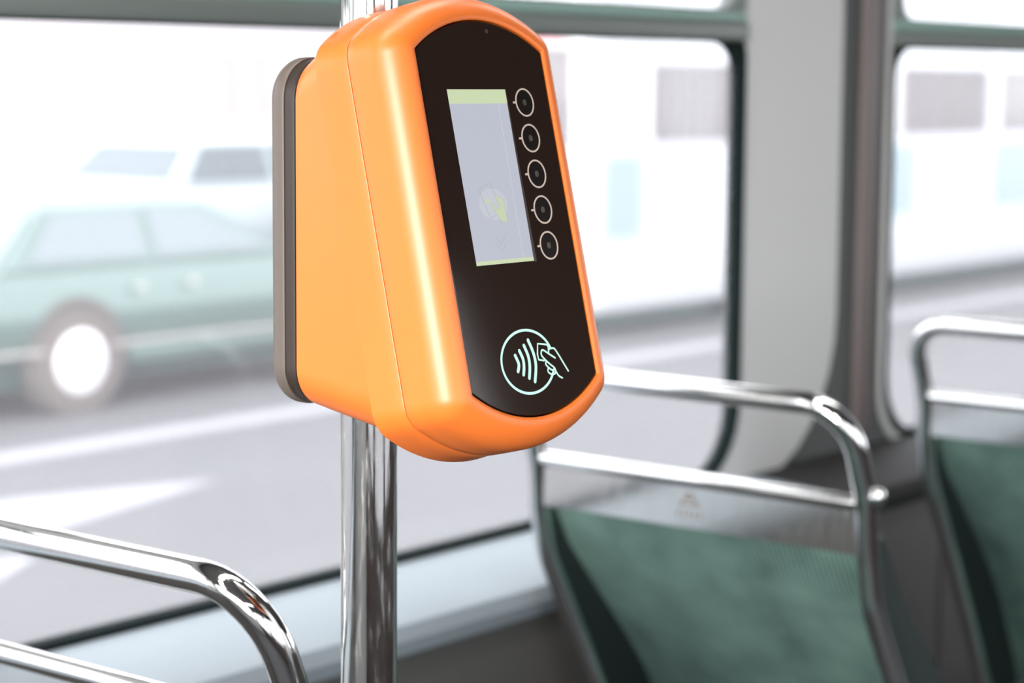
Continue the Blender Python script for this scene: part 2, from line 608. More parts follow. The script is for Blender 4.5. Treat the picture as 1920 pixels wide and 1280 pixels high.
def base_outline():
    """sharp-cornered face outline: list of (point, outward normal)"""
    wt, wb, st, sb, gt, gb = 0.0570, 0.0580, 0.0995, -0.0960, 0.0177, 0.0186
    pts = []

    def arc(w_, s0, g, up):
        R = (w_ * w_ + g * g) / (2 * g)
        a = math.asin(w_ / R)
        res = []
        for k in range(33):
            t = -a + 2 * a * k / 32
            x = R * math.sin(t)
            h = R * math.cos(t) - (R - g)
            if up:
                res.append(((-x, s0 + h), (-math.sin(t), math.cos(t))))
            else:
                res.append(((x, s0 - h), (math.sin(t), -math.cos(t))))
        return res

    def fan(p, n0, n1):
        a0 = math.atan2(n0[1], n0[0])
        a1 = math.atan2(n1[1], n1[0])
        while a1 < a0:
            a1 += 2 * math.pi
        return [(p, (math.cos(a0 + (a1 - a0) * k / 10), math.sin(a0 + (a1 - a0) * k / 10))) for k in range(1, 10)]
    bot = arc(wb, sb, gb, False)
    top = arc(wt, st, gt, True)
    sl = math.atan2(wb - wt, st - sb)
    nr = (math.cos(sl), math.sin(sl))
    nl = (-math.cos(sl), math.sin(sl))
    pts += bot
    pts += fan((wb, sb), bot[-1][1], nr)
    for k in range(13):
        t = k / 12
        pts.append(((wb + (wt - wb) * t, sb + (st - sb) * t), nr))
    pts += fan((wt, st), nr, top[0][1])
    pts += top
    pts += fan((-wt, st), top[-1][1], nl)
    for k in range(13):
        t = k / 12
        pts.append(((-wt + (wt - wb) * t, st + (sb - st) * t), nl))
    pts += fan((-wb, sb), nl, bot[0][1])
    return pts


BO = base_outline()


def loft(name, rings, material, parent, cap0=True, cap1=True, ang=40):
    n = len(rings[0])
    verts = [p for r in rings for p in r]
    faces = []
    for i in range(len(rings) - 1):
        for k in range(n):
            k2 = (k + 1) % n
            faces.append((i * n + k, i * n + k2, (i + 1) * n + k2, (i + 1) * n + k))
    if cap0:
        faces.append(tuple(range(n))[::-1])
    if cap1:
        faces.append(tuple((len(rings) - 1) * n + k for k in range(n)))
    return autosmooth(mobj(name, verts, faces, material, parent), ang)


def ering(e, n):
    return [fp(p[0] + e * q[0], p[1] + e * q[1], n) for p, q in BO]


# front shell: lip round the glass, broad rounded edge, side down to the seam
E0, E1, RD = 0.0025, 0.0180, 0.0205
rings = [ering(0.0004, -0.006), ering(0.0004, -0.0008), ering(0.0010, -0.0002), ering(E0, 0)]
for k in range(1, 15):
    a = math.radians(90 * k / 14)
    rings.append(ering(E0 + (E1 - E0) * math.sin(a), -RD * (1 - math.cos(a))))
rings += [ering(E1 + 0.0003, -0.0300), ering(E1 + 0.0004, -0.0352), ering(E1 + 0.0001, -0.0357), ering(E1 - 0.0010, -0.0359)]
loft('front_shell', rings, ORANGE, val, False, False)
# rear half of the shell behind the seam
rings = [ering(0.004, -0.0360), ering(E1 - 0.0010, -0.0362), ering(E1 + 0.0001, -0.0364), ering(E1 + 0.0004, -0.0369),
         ering(E1 + 0.0004, -0.048), ering(E1 + 0.0017, -0.0588), ering(E1 + 0.0016, -0.0601), ering(E1 + 0.0008, -0.0608), ering(E1 - 0.0014, -0.0610), ering(0.008, -0.0612)]
loft('rear_shell', rings, ORANGE, val, True, True)


# housing behind the shell, vertical back
def hring(v_of_z, hw, z0, z1, r):
    return [(x, -v_of_z(z), z - VZ) for x, z in rrect(-hw, hw, z0, z1, r, 10)]


def lerp(a, b, t):
    return a + (b - a) * t


rings = []
rings.append(hring(lambda z: 0.0106, 0.0700, 1.162, 1.358, 0.022))
rings.append(hring(lambda z: 0.0106, 0.0738, 1.1588, 1.3612, 0.024))
rings.append(hring(lambda z: 0.0116, 0.0748, 1.1578, 1.3622, 0.0245))
for t in (0.2, 0.4, 0.6, 0.8, 1.0):
    hw = 0.0748
    z0, z1 = lerp(1.1578, 1.1440, t), lerp(1.3622, 1.379, t)
    rg = hring(lambda z, t=t: lerp(0.0116, V0 - (z - VZ) * 0.2304 - 0.0575, t), hw, z0, z1, lerp(0.0245, 0.03, t))
    # follow the slight widening of the shell towards its foot
    rings.append([(x * lerp(1.0, (0.0575 - 0.00256 * z + E1 + 0.0003) / hw, t), y, z) for x, y, z in rg])
loft('housing', rings, ORANGE, val, True, True)

# dark gap gasket and back plate with a channel for the pole
rings = [hring(lambda z: 0.0090, 0.0722, 1.1604, 1.3596, 0.0225), hring(lambda z: 0.0105, 0.0722, 1.1604, 1.3596, 0.0225)]
loft('gasket', rings, GAPBLK, val)
rings = []
vb, rb = -0.0125, 0.0085
for k in range(9):
    a = math.radians(90 * k / 8)
    ins = rb * (1 - math.sin(a))
    rings.append(hring(lambda z, a=a: vb + rb * (1 - math.cos(a)), 0.0748 - ins, 1.1577 + ins, 1.3623 - ins, max(0.0245 - ins, 0.004)))
rings.append(hring(lambda z: 0.0008, 0.0748, 1.1577, 1.3623, 0.0245))
rings.append(hring(lambda z: 0.0014, 0.0744, 1.1581, 1.3619, 0.0241))
bp_ = loft('back_plate', rings, BACKPL, val)
rings = [hring(lambda z: 0.0014, 0.0738, 1.1587, 1.3613, 0.0238), hring(lambda z: 0.0080, 0.0738, 1.1587, 1.3613, 0.0238),
         hring(lambda z: 0.0089, 0.0730, 1.1595, 1.3605, 0.0232)]
mf_ = loft('mounting_frame', rings, BACKDK, val)


def cut_pole(o_, material):
    cv, cf = tube_geo([(PX - VX, PY - VY, -0.2), (PX - VX, PY - VY, 0.2)], PR + 0.0001, 48)
    cut = renorm(mobj('pole_cutter', cv, cf, None, val))
    md = o_.modifiers.new('cut', 'BOOLEAN')
    md.operation = 'DIFFERENCE'
    md.object = cut
    md.solver = 'EXACT'
    bpy.context.view_layer.update()
    dg = bpy.context.evaluated_depsgraph_get()
    nm = bpy.data.meshes.new_from_object(o_.evaluated_get(dg))
    o_.modifiers.clear()
    o_.data = nm
    nm.materials.clear()
    nm.materials.append(material)
    bpy.data.objects.remove(cut)
    autosmooth(o_, 40)


cut_pole(bp_, BACKPL)
cut_pole(mf_, BACKDK)

# black glass face
NF = -0.0010


def fan_fill(name, outline, n, material, parent):
    """closed outline of (u, s) filled from its centroid on the face plane"""
    cu = sum(p[0] for p in outline) / len(outline)
    cs = sum(p[1] for p in outline) / len(outline)
    v = [fp(cu, cs, n)] + [fp(p[0], p[1], n) for p in outline]
    k = len(outline)
    f = [(0, 1 + i, 1 + (i + 1) % k) for i in range(k)]
    return renorm(mobj(name, v, f, material, parent))


SHARP = []
for p, q in BO:
    if not SHARP or (p[0] - SHARP[-1][0]) ** 2 + (p[1] - SHARP[-1][1]) ** 2 > 1e-10:
        SHARP.append(p)
if (SHARP[0][0] - SHARP[-1][0]) ** 2 + (SHARP[0][1] - SHARP[-1][1]) ** 2 < 1e-10:
    SHARP.pop()
rings = [[fp(p[0] * a, p[1] * b, n) for p in SHARP] for a, b, n in ((0.990, 0.9950, -0.0055), (0.990, 0.9950, NF - 0.0004), (0.984, 0.9920, NF))]
face = loft('face_panel', rings, PANEL, val, True, True, 30)


def prism(name, outline_mm, n0, n1, material, parent):
    ol = [(a / 1000, b / 1000) for a, b in outline_mm]
    k = len(ol)
    v = [fp(a, b, n0) for a, b in ol] + [fp(a, b, n1) for a, b in ol]
    f = [tuple(range(k)), tuple(range(2 * k - 1, k - 1, -1))] + [(i, (i + 1) % k, k + (i + 1) % k, k + i) for i in range(k)]
    return renorm(mobj(name, v, f, material, parent))


def smooth_line(pts, n=6):
    """Catmull-Rom through the points"""
    if len(pts) < 3:
        return list(pts)
    P = [pts[0]] + list(pts) + [pts[-1]]
    out = []
    for i in range(1, len(P) - 2):
        p0, p1, p2, p3 = P[i - 1], P[i], P[i + 1], P[i + 2]
        for k in range(n):
            t = k / n
            out.append(tuple(0.5 * (2 * p1[j] + (p2[j] - p0[j]) * t + (2 * p0[j] - 5 * p1[j] + 4 * p2[j] - p3[j]) * t * t
                                    + (3 * p1[j] - p0[j] - 3 * p2[j] + p3[j]) * t ** 3) for j in (0, 1)))
    out.append(tuple(pts[-1]))
    return out


def ribbon(name, pts, wd, n0, n1, material, parent, closed=False, cap=True):
    """flat stroke of width wd (mm) along pts (mm) on the face, with round ends and a little thickness"""
    P = [Vector(p) for p in pts]
    L, R = [], []
    N = len(P)
    for i in range(N):
        a = P[i - 1] if (i > 0 or closed) else P[i]
        b = P[(i + 1) % N] if (i < N - 1 or closed) else P[i]
        t = (b - a).normalized()
        nn = Vector((-t.y, t.x))
        L.append(P[i] + nn * wd / 2)
        R.append(P[i] - nn * wd / 2)
    if closed:
        k = N
        v = [fp(p.x / 1000, p.y / 1000, n1) for p in L + R] + [fp(p.x / 1000, p.y / 1000, n0) for p in L + R]
        f = []
        for i in range(N):
            j = (i + 1) % N
            f += [(i, j, k + j, k + i), (2 * k + j, 2 * k + i, 3 * k + i, 3 * k + j), (i, 2 * k + i, 2 * k + j, j), (k + j, 3 * k + j, 3 * k + i, k + i)]
        return renorm(mobj(name, v, f, material, parent))
    out = list(L)
    if cap:
        t = (P[-1] - P[-2]).normalized()
        a0 = math.atan2(t.y, t.x)
        out += [P[-1] + Vector((math.cos(a0 + math.pi / 2 - math.pi * k / 8), math.sin(a0 + math.pi / 2 - math.pi * k / 8))) * wd / 2 for k in range(1, 8)]
    out += R[::-1]
    if cap:
        t = (P[0] - P[1]).normalized()
        a0 = math.atan2(t.y, t.x)
        out += [P[0] + Vector((math.cos(a0 + math.pi / 2 - math.pi * k / 8), math.sin(a0 + math.pi / 2 - math.pi * k / 8))) * wd / 2 for k in range(1, 8)]
    # strip faces from L/R plus fan caps
    k = len(out)
    v = [fp(p.x / 1000, p.y / 1000, n1) for p in out] + [fp(p.x / 1000, p.y / 1000, n0) for p in out]
    f = []
    roff = N + (7 if cap else 0)
    for i in range(N - 1):
        f.append((i, i + 1, roff + N - 2 - i, roff + N - 1 - i))
    if cap:
        f.append(tuple(range(N - 1, N + 8)))
        f.append(tuple(list(range(roff + N - 1, k)) + [0]))
    for i in range(k):
        f.append((i, (i + 1) % k, k + (i + 1) % k, k + i))
    return renorm(mobj(name, v, f, material, parent))


F0, F1, F2, F3 = NF - 0.0001, NF + 0.00012, NF + 0.00022, NF + 0.00030
# display
scr = prism('screen', [(-35.4, -25.0), (16.8, -25.0), (16.8, 76.6), (-35.4, 76.6)], F0, F1, SCREEN, val)
prism('screen_header', [(-35.4, 68.3), (16.8, 68.3), (16.8, 76.6), (-35.4, 76.6)], F1 - 0.00005, F2, SCR_GRN, scr)
prism('screen_footer', [(-35.4, -25.0), (16.8, -25.0), (16.8, -22.7), (-35.4, -22.7)], F1 - 0.00005, F2, SCR_GRN, scr)
prism('screen_bezel', [(17.1, -25.6), (19.4, -25.6), (17.7, 76.6), (17.1, 76.6)], F0, F1, mat('screen_bezel', (0.045, 0.03, 0.026), 0.25), val)
ribbon('screen_line', [(8.5, 67.9), (7.7, -22.4)], 0.35, F1 - 0.00005, F2 - 0.00003, SCR_FAINT, scr, cap=False)
prism('screen_halo', [(-11.5 + 12.6 * math.cos(a * math.pi / 16), 9.6 + 9.2 * math.sin(a * math.pi / 16)) for a in range(32)], F1 - 0.00005, F2 - 0.00004, SCR_HALO, scr)
ph = smooth_line([(-16.87, 2.9), (-19.6, 10.2), (-22.06, 17.45), (-19.23, 19.53), (-12.64, 21.49), (-10.85, 20.55), (-8.6, 13.7), (-6.31, 6.81)], 4)
ribbon('phone_outline', ph, 0.55, F1 - 0.00005, F2, SCR_LINE, scr)
ribbon('phone_outline', [(-11.39, 3.09), (-15.54, 1.27), (-16.87, 2.9)], 0.55, F1 - 0.00005, F2, SCR_LINE, scr)
prism('pictogram_hand', smooth_line([(-8.97, 14.8), (-2.77, 12.37), (-1.66, 8.82), (-1.59, 1.34), (-2.55, -1.25), (-6.24, -0.64), (-9.93, 3.46), (-13.15, 9.28), (-11.8, 10.27), (-8.45, 6.46), (-6.8, 8.58), (-8.97, 14.8)], 4)[:-1],
      F1 - 0.00005, F2 + 0.00004, SCR_HAND, scr)
ribbon('hand_outline', smooth_line([(-8.97, 14.8), (-2.77, 12.37), (-1.66, 8.82), (-1.59, 1.34), (-2.55, -1.25), (-6.24, -0.64), (-9.93, 3.46), (-13.15, 9.28), (-11.8, 10.27), (-8.45, 6.46), (-6.8, 8.58)], 4), 0.25, F1, F2 + 0.00006, SCR_LINE, scr)
prism('pictogram_chip', smooth_line([(-17.49, 13.37), (-14.48, 11.95), (-15.61, 10.25), (-18.39, 9.92), (-17.49, 13.37)], 4)[:-1], F1 - 0.00005, F2 + 0.00002, SCR_HAND, scr)
for a, b, c in (((-14.59, -8.97), (-10.63, -13.55), (-5.72, -8.99)), ((-14.68, -12.89), (-10.38, -17.76), (-5.67, -12.94))):
    ribbon('chevron', [a, b, c], 0.6, F1 - 0.00005, F2, SCR_LINE, scr)
ribbon('lock_mark', [(10.5, 6.1), (14.7, 6.3), (14.6, 2.3), (10.6, 2.1)], 0.22, F1 - 0.00005, F2, mat('lit_screen_grey', (0.03, 0.03, 0.03), 0.3, emit=(0.43, 0.45, 0.52), estr=0.58), scr, closed=True)
ribbon('lock_mark', smooth_line([(11.6, 6.3), (11.8, 8.2), (13.4, 8.2), (13.6, 6.4)], 4), 0.22, F1 - 0.00005, F2, MATS['lit_screen_grey'], scr)
ribbon('letter_mark', [(9.0, -14.9), (9.0, -18.4)], 0.25, F1 - 0.00005, F2, MATS['lit_screen_grey'], scr)
ribbon('letter_mark', [(11.2, -15.0), (9.2, -16.7), (11.3, -18.5)], 0.25, F1 - 0.00005, F2, MATS['lit_screen_grey'], scr)

# five ring buttons with sensor lens
for i in range(5):
    s = 68.8 - 21.4 * i
    u = 33.35
    circ = [(u + 8.05 * math.cos(2 * math.pi * k / 48), s + 8.05 * math.sin(2 * math.pi * k / 48)) for k in range(48)]
    b = prism('button', [(u + 7.6 * math.cos(2 * math.pi * k / 40), s + 7.6 * math.sin(2 * math.pi * k / 40)) for k in range(40)], F0, F1 - 0.00006, LENS, val)
    ribbon('button_ring', circ, 0.95, F1 - 0.00008, F2, CREAM, b, closed=True)
    ribbon('button_tick', [(u - 10.9, s), (u - 8.3, s)], 1.15, F1 - 0.00008, F2, CREAM, b, cap=False)
    # louvred sensor in the middle: a row of fine metal ribs inside a round outline
    for k in range(-3, 4):
        h = math.sqrt(max(0.1, 1.9 ** 2 - (k * 0.5) ** 2))
        ribbon('sensor_rib', [(u + k * 0.5, s - h), (u + k * 0.5, s + h)], 0.26, F1 - 0.00006, F1 + 0.00002, LENSM, b, cap=False)

# contactless symbol
ring = []
for k in range(65):
    a = math.radians(19 + (342 - 24) * k / 64)
    ring.append((-4.3 + 23.9 * math.cos(a), -82.7 + 18.3 * math.sin(a)))
sym = ribbon('contactless_ring', ring, 1.55, F1 - 0.0002, F1, TEAL, val)
tag(sym, 'glowing mint ring of the contactless payment symbol')
W = [[(-14.98, -78.14), (-13.21, -82.35), (-13.32, -84.63), (-14.77, -87.33)],
     [(-10.51, -75.8), (-8.47, -80.97), (-8.83, -85.54), (-10.3, -89.62)],
     [(-5.63, -73.16), (-3.34, -79.61), (-3.5, -85.6), (-5.62, -92.08)],
     [(-1.09, -70.47), (1.82, -78.24), (2.16, -85.7), (-0.99, -94.55)]]
for p in W:
    ribbon('wave_stroke', smooth_line(p, 6), 2.2, F1 - 0.0002, F1, TEAL, sym)
ribbon('card_stroke', smooth_line([(10.43, -83.48), (5.64, -82.46)], 2) + [(5.33, -79.5), (7.11, -73.25), (15.2, -74.45), (16.4, -75.9), (15.97, -78.87)], 1.0, F1 - 0.0002, F1 + 0.00003, TEAL, sym)
ribbon('hand_stroke', smooth_line([(20.99, -82.86), (16.0, -80.05), (11.34, -77.41), (9.65, -77.58), (8.79, -79.36), (9.29, -80.81), (12.25, -83.65), (15.35, -86.06), (18.83, -88.5), (19.73, -90.7), (21.62, -93.47), (24.6, -95.09)], 5), 1.0, F1 - 0.0002, F1 + 0.00006, TEAL, sym)
ribbon('hand_stroke', smooth_line([(16.63, -77.29), (20.09, -77.05), (23.01, -78.82), (31.3, -91.63)], 6), 1.0, F1 - 0.0002, F1 + 0.00004, TEAL, sym)
ribbon('hand_stroke', smooth_line([(12.07, -84.34), (11.48, -85.91), (13.08, -87.47), (15.94, -89.39), (18.21, -89.38), (18.83, -88.5)], 5), 1.0, F1 - 0.0002, F1 + 0.00005, TEAL, sym)
ribbon('hand_stroke', smooth_line([(13.05, -88.4), (12.46, -89.74), (13.24, -90.99), (15.92, -92.19), (18.68, -91.77), (19.15, -90.88)], 5), 1.0, F1 - 0.0002, F1 + 0.00002, TEAL, sym)
# small light sensor dot near the top of the glass
prism('light_sensor', [(9 + 1.3 * math.cos(k * math.pi / 8), 111 + 1.3 * math.sin(k * math.pi / 8)) for k in range(16)], F0, F1, mat('sensor_dot', (0.06, 0.045, 0.04), 0.3), val)

# ------------------------------------------------------------------ seats
TR = 0.0118
PROF = [(1.03, 0.0), (0.985, 0.018), (0.93, 0.042), (0.87, 0.048), (0.815, 0.06), (0.76, 0.092), (0.70, 0.128), (0.60, 0.185), (0.47, 0.255)]


def prof_x(z):
    for (z1, x1), (z2, x2) in zip(PROF[:-1], PROF[1:]):
        if z <= z1 and z >= z2:
            return x1 + (x2 - x1) * (z1 - z) / (z1 - z2)
    return PROF[-1][1] if z < 0.5 else 0.0


def make_seat(x, y_aisle, y_win, label, logo=False, rise=0.0):
    yc = (y_aisle + y_win) / 2
    t = empty('passenger_seat', (x, yc, 0), label, 'seat', 'green bus seats with chrome frames')
    hw = (y_win - y_aisle) / 2
    post = [(px, 0, z) for z, px in PROF]
    right = [(px, -hw, z) for z, px in PROF]
    left = [(px, hw, z) for z, px in PROF]
    pts = [(0.255, hw, 0.40)] + left[::-1] + right + [(0.255, -hw, 0.40)]
    # fillet only the two upper corners strongly, the bends softly
    nl = len(left)
    rads = []
    for i in range(1, len(pts) - 1):
        rads.append(0.075 if i in (nl, nl + 1) else 0.12)
    # drop the point just below each top corner so the corner arc has room
    keep = [i for i in range(len(pts)) if i not in (nl - 1, nl + 2)]
    p2 = [pts[i] for i in keep]
    r2 = [rads[i - 1] for i in keep[1:-1]]
    tube('frame_tube', round_path(p2, r2, 10), TR, CHROME, t, 24)
    zr = 0.926
    xr = prof_x(zr)
    tube('cross_rail', [(xr, -hw + 0.004, zr), (xr, 0, zr), (xr, hw - 0.004, zr)], 0.0085, CHROME, t, 20)
    # polished plate under the cross rail
    zb = 0.872
    v, f = [], []
    for (z, dx) in ((zr, 0.0), (zb, prof_x(zr) - prof_x(zb) + 0.001)):
        for y in (-hw + 0.006, hw - 0.006):
            v += [(prof_x(z) + dx - 0.0015, y, z), (prof_x(z) + dx + 0.0015, y, z)]
    f = [(0, 2, 6, 4), (1, 5, 7, 3), (0, 4, 5, 1), (2, 3, 7, 6), (4, 6, 7, 5), (0, 1, 3, 2)]
    renorm(mobj('steel_plate', v, f, PLATE, t))
    # fabric back panel, set forward of the tubes, deeper towards the seat
    zs = [0.884, 0.882, 0.86, 0.82, 0.78, 0.74, 0.70, 0.65, 0.60, 0.55, 0.50, 0.46]
    ny = 24
    v, f = [], []

    def rec(z):
        return 0.006 + 0.085 * min(1, max(0, (0.884 - z) / 0.26)) ** 0.8

    for side in (0, 1):
        for z in zs:
            for j in range(ny + 1):
                s = -1 + 2 * j / ny
                bow = 0.010 * (1 - s * s)
                v.append((prof_x(z) + rec(z) - bow + (0.035 if side else 0) + (0.004 if (z > 0.883) else 0), s * (hw - 0.007), z))
    row = ny + 1
    off = len(zs) * row
    for i in range(len(zs) - 1):
        for j in range(ny):
            f.append((i * row + j, i * row + j + 1, (i + 1) * row + j + 1, (i + 1) * row + j))
            f.append((off + i * row + j + 1, off + i * row + j, off + (i + 1) * row + j, off + (i + 1) * row + j + 1))
    for i in range(len(zs) - 1):
        f.append((i * row, (i + 1) * row, off + (i + 1) * row, off + i * row))
        f.append((i * row + ny, off + i * row + ny, off + (i + 1) * row + ny, (i + 1) * row + ny))
    for j in range(ny):
        f.append((j, off + j, off + j + 1, j + 1))
        b_ = (len(zs) - 1) * row
        f.append((b_ + j, b_ + j + 1, off + b_ + j + 1, off + b_ + j))
    autosmooth(mobj('back_panel', v, f, FABRIC, t), 50)
    # dark side cheeks bridging tube and panel
    for sgn in (-1, 1):
        v, f = [], []
        zz = zs
        for z in zz:
            for dx in (0.0, rec(z) + 0.03):
                for dy in (0.0, -0.008):
                    v.append((prof_x(z) + dx, sgn * (hw - 0.002 + dy), z))
        for i in range(len(zz) - 1):
            a = i * 4
            b_ = a + 4
            f += [(a, a + 2, b_ + 2, b_), (a + 1, b_ + 1, b_ + 3, a + 3), (a, b_, b_ + 1, a + 1), (a + 2, a + 3, b_ + 3, b_ + 2)]
        f += [(0, 1, 3, 2)]
        e = (len(zz) - 1) * 4
        f += [(e, e + 2, e + 3, e + 1)]
        autosmooth(mobj('side_cheek', v, f, CHEEK, t), 40)
    # seat cushion in front and its pedestal
    box('seat_cushion', 0.27, 0.68, -hw + 0.005, hw - 0.005, 0.40, 0.46, FABRIC, t, 0.02, 3)
    box('seat_pan', 0.25, 0.66, -hw + 0.01, hw - 0.01, 0.375, 0.3995, CHEEK, t, 0.006)
    for sy in (-0.12, 0.12):
        tube('leg', round_path([(0.36, sy, 0.376), (0.40, sy, 0.2), (0.40, sy, 0.0)], 0.05), 0.014, CHROME, t, 14)
    # bolt cap on the aisle post
    zk = 0.935
    cap = lathe('bolt_cap', [(0.0095, -0.004), (0.0100, 0.004), (0.0085, 0.009), (0.004, 0.0115)], 'y', (prof_x(zk) + 0.001, 0, zk), CHROME, t, 20)
    cap.location = (0, -hw - TR * 0.8, 0)
    cap.rotation_euler = (0, 0, 0)
    cap.data.transform(Matrix.Scale(-1, 4, (0, 1, 0)))
    cap.data.flip_normals()
    if logo:
        # small dark triangular maker's mark on the plate: peak over a row of short strokes
        LG = mat('plate_mark', (0.16, 0.13, 0.11), 0.6)
        y0 = 0.003
        strokes = [[(0, .911), (-.013, .896)], [(0, .911), (.013, .896)], [(-.0055, .9045), (.0055, .9045)], [(-.009, .898), (.009, .898)],
                   [(-.014, .8905), (-.014, .8845)], [(-.007, .8905), (-.007, .8845)], [(0, .8905), (0, .8845)], [(.007, .8905), (.007, .8845)], [(.014, .8905), (.014, .8845)]]
        v, f = [], []
        for (a, b) in strokes:
            d = Vector((b[0] - a[0], b[1] - a[1])).normalized()
            nn = Vector((-d.y, d.x)) * 0.0013
            i0 = len(v)
            for (q, sg) in ((a, 1), (a, -1), (b, -1), (b, 1)):
                zz_ = q[1] + sg * nn.y
                yy = y0 - (q[0] + sg * nn.x)
                xp = prof_x(zr) + 0.001 * (zr - zz_) / (zr - zb) - 0.0015
                v.append((xp - 0.0003, yy, zz_))
            f.append((i0, i0 + 1, i0 + 2, i0 + 3))
        mobj('maker_mark', v, f, LG, t)
    return t


make_seat(0.95, 0.966, 1.392, 'nearest seat back, chrome grab rail curving down at lower left beside the pole')
make_seat(1.875, 1.075, 1.500, 'middle seat back of ribbed dark green fabric with a triangular mark on its steel plate', logo=True)
make_seat(2.61, 0.975, 1.402, 'farthest seat back of dark green fabric at the right edge next to the dark pillar')

# ------------------------------------------------------------------ outside: road, markings, vehicles, buildings
ZR = -0.65
road = box('road', -60, 110, -40, 17.5, ZR - 0.2, ZR, ROADM)
tag(road, kind='structure')
pave = box('pavement', -60, 110, 17.5, 60, ZR - 0.2, ZR + 0.13, WALKM)
tag(pave, kind='structure')


def marking(name, pts):
    n = len(pts)
    v = [(x, y, ZR + 0.004) for x, y in pts] + [(x, y, ZR - 0.01) for x, y in pts]
    f = [tuple(range(n)), tuple(range(2 * n - 1, n - 1, -1))] + [(i, (i + 1) % n, n + (i + 1) % n, n + i) for i in range(n)]
    return renorm(mobj(name, v, f, PAINT, road))


marking('lane_line', [(-20, 9.02), (60, 9.02), (60, 9.28), (-20, 9.28)])
marking('arrow_marking', [(7.45, 7.86), (6.45, 8.22), (4.3, 7.9), (4.3, 7.75), (5.3, 7.3)])
marking('arrow_marking', [(5.75, 7.15), (5.05, 7.45), (4.0, 6.7), (4.6, 6.45)])


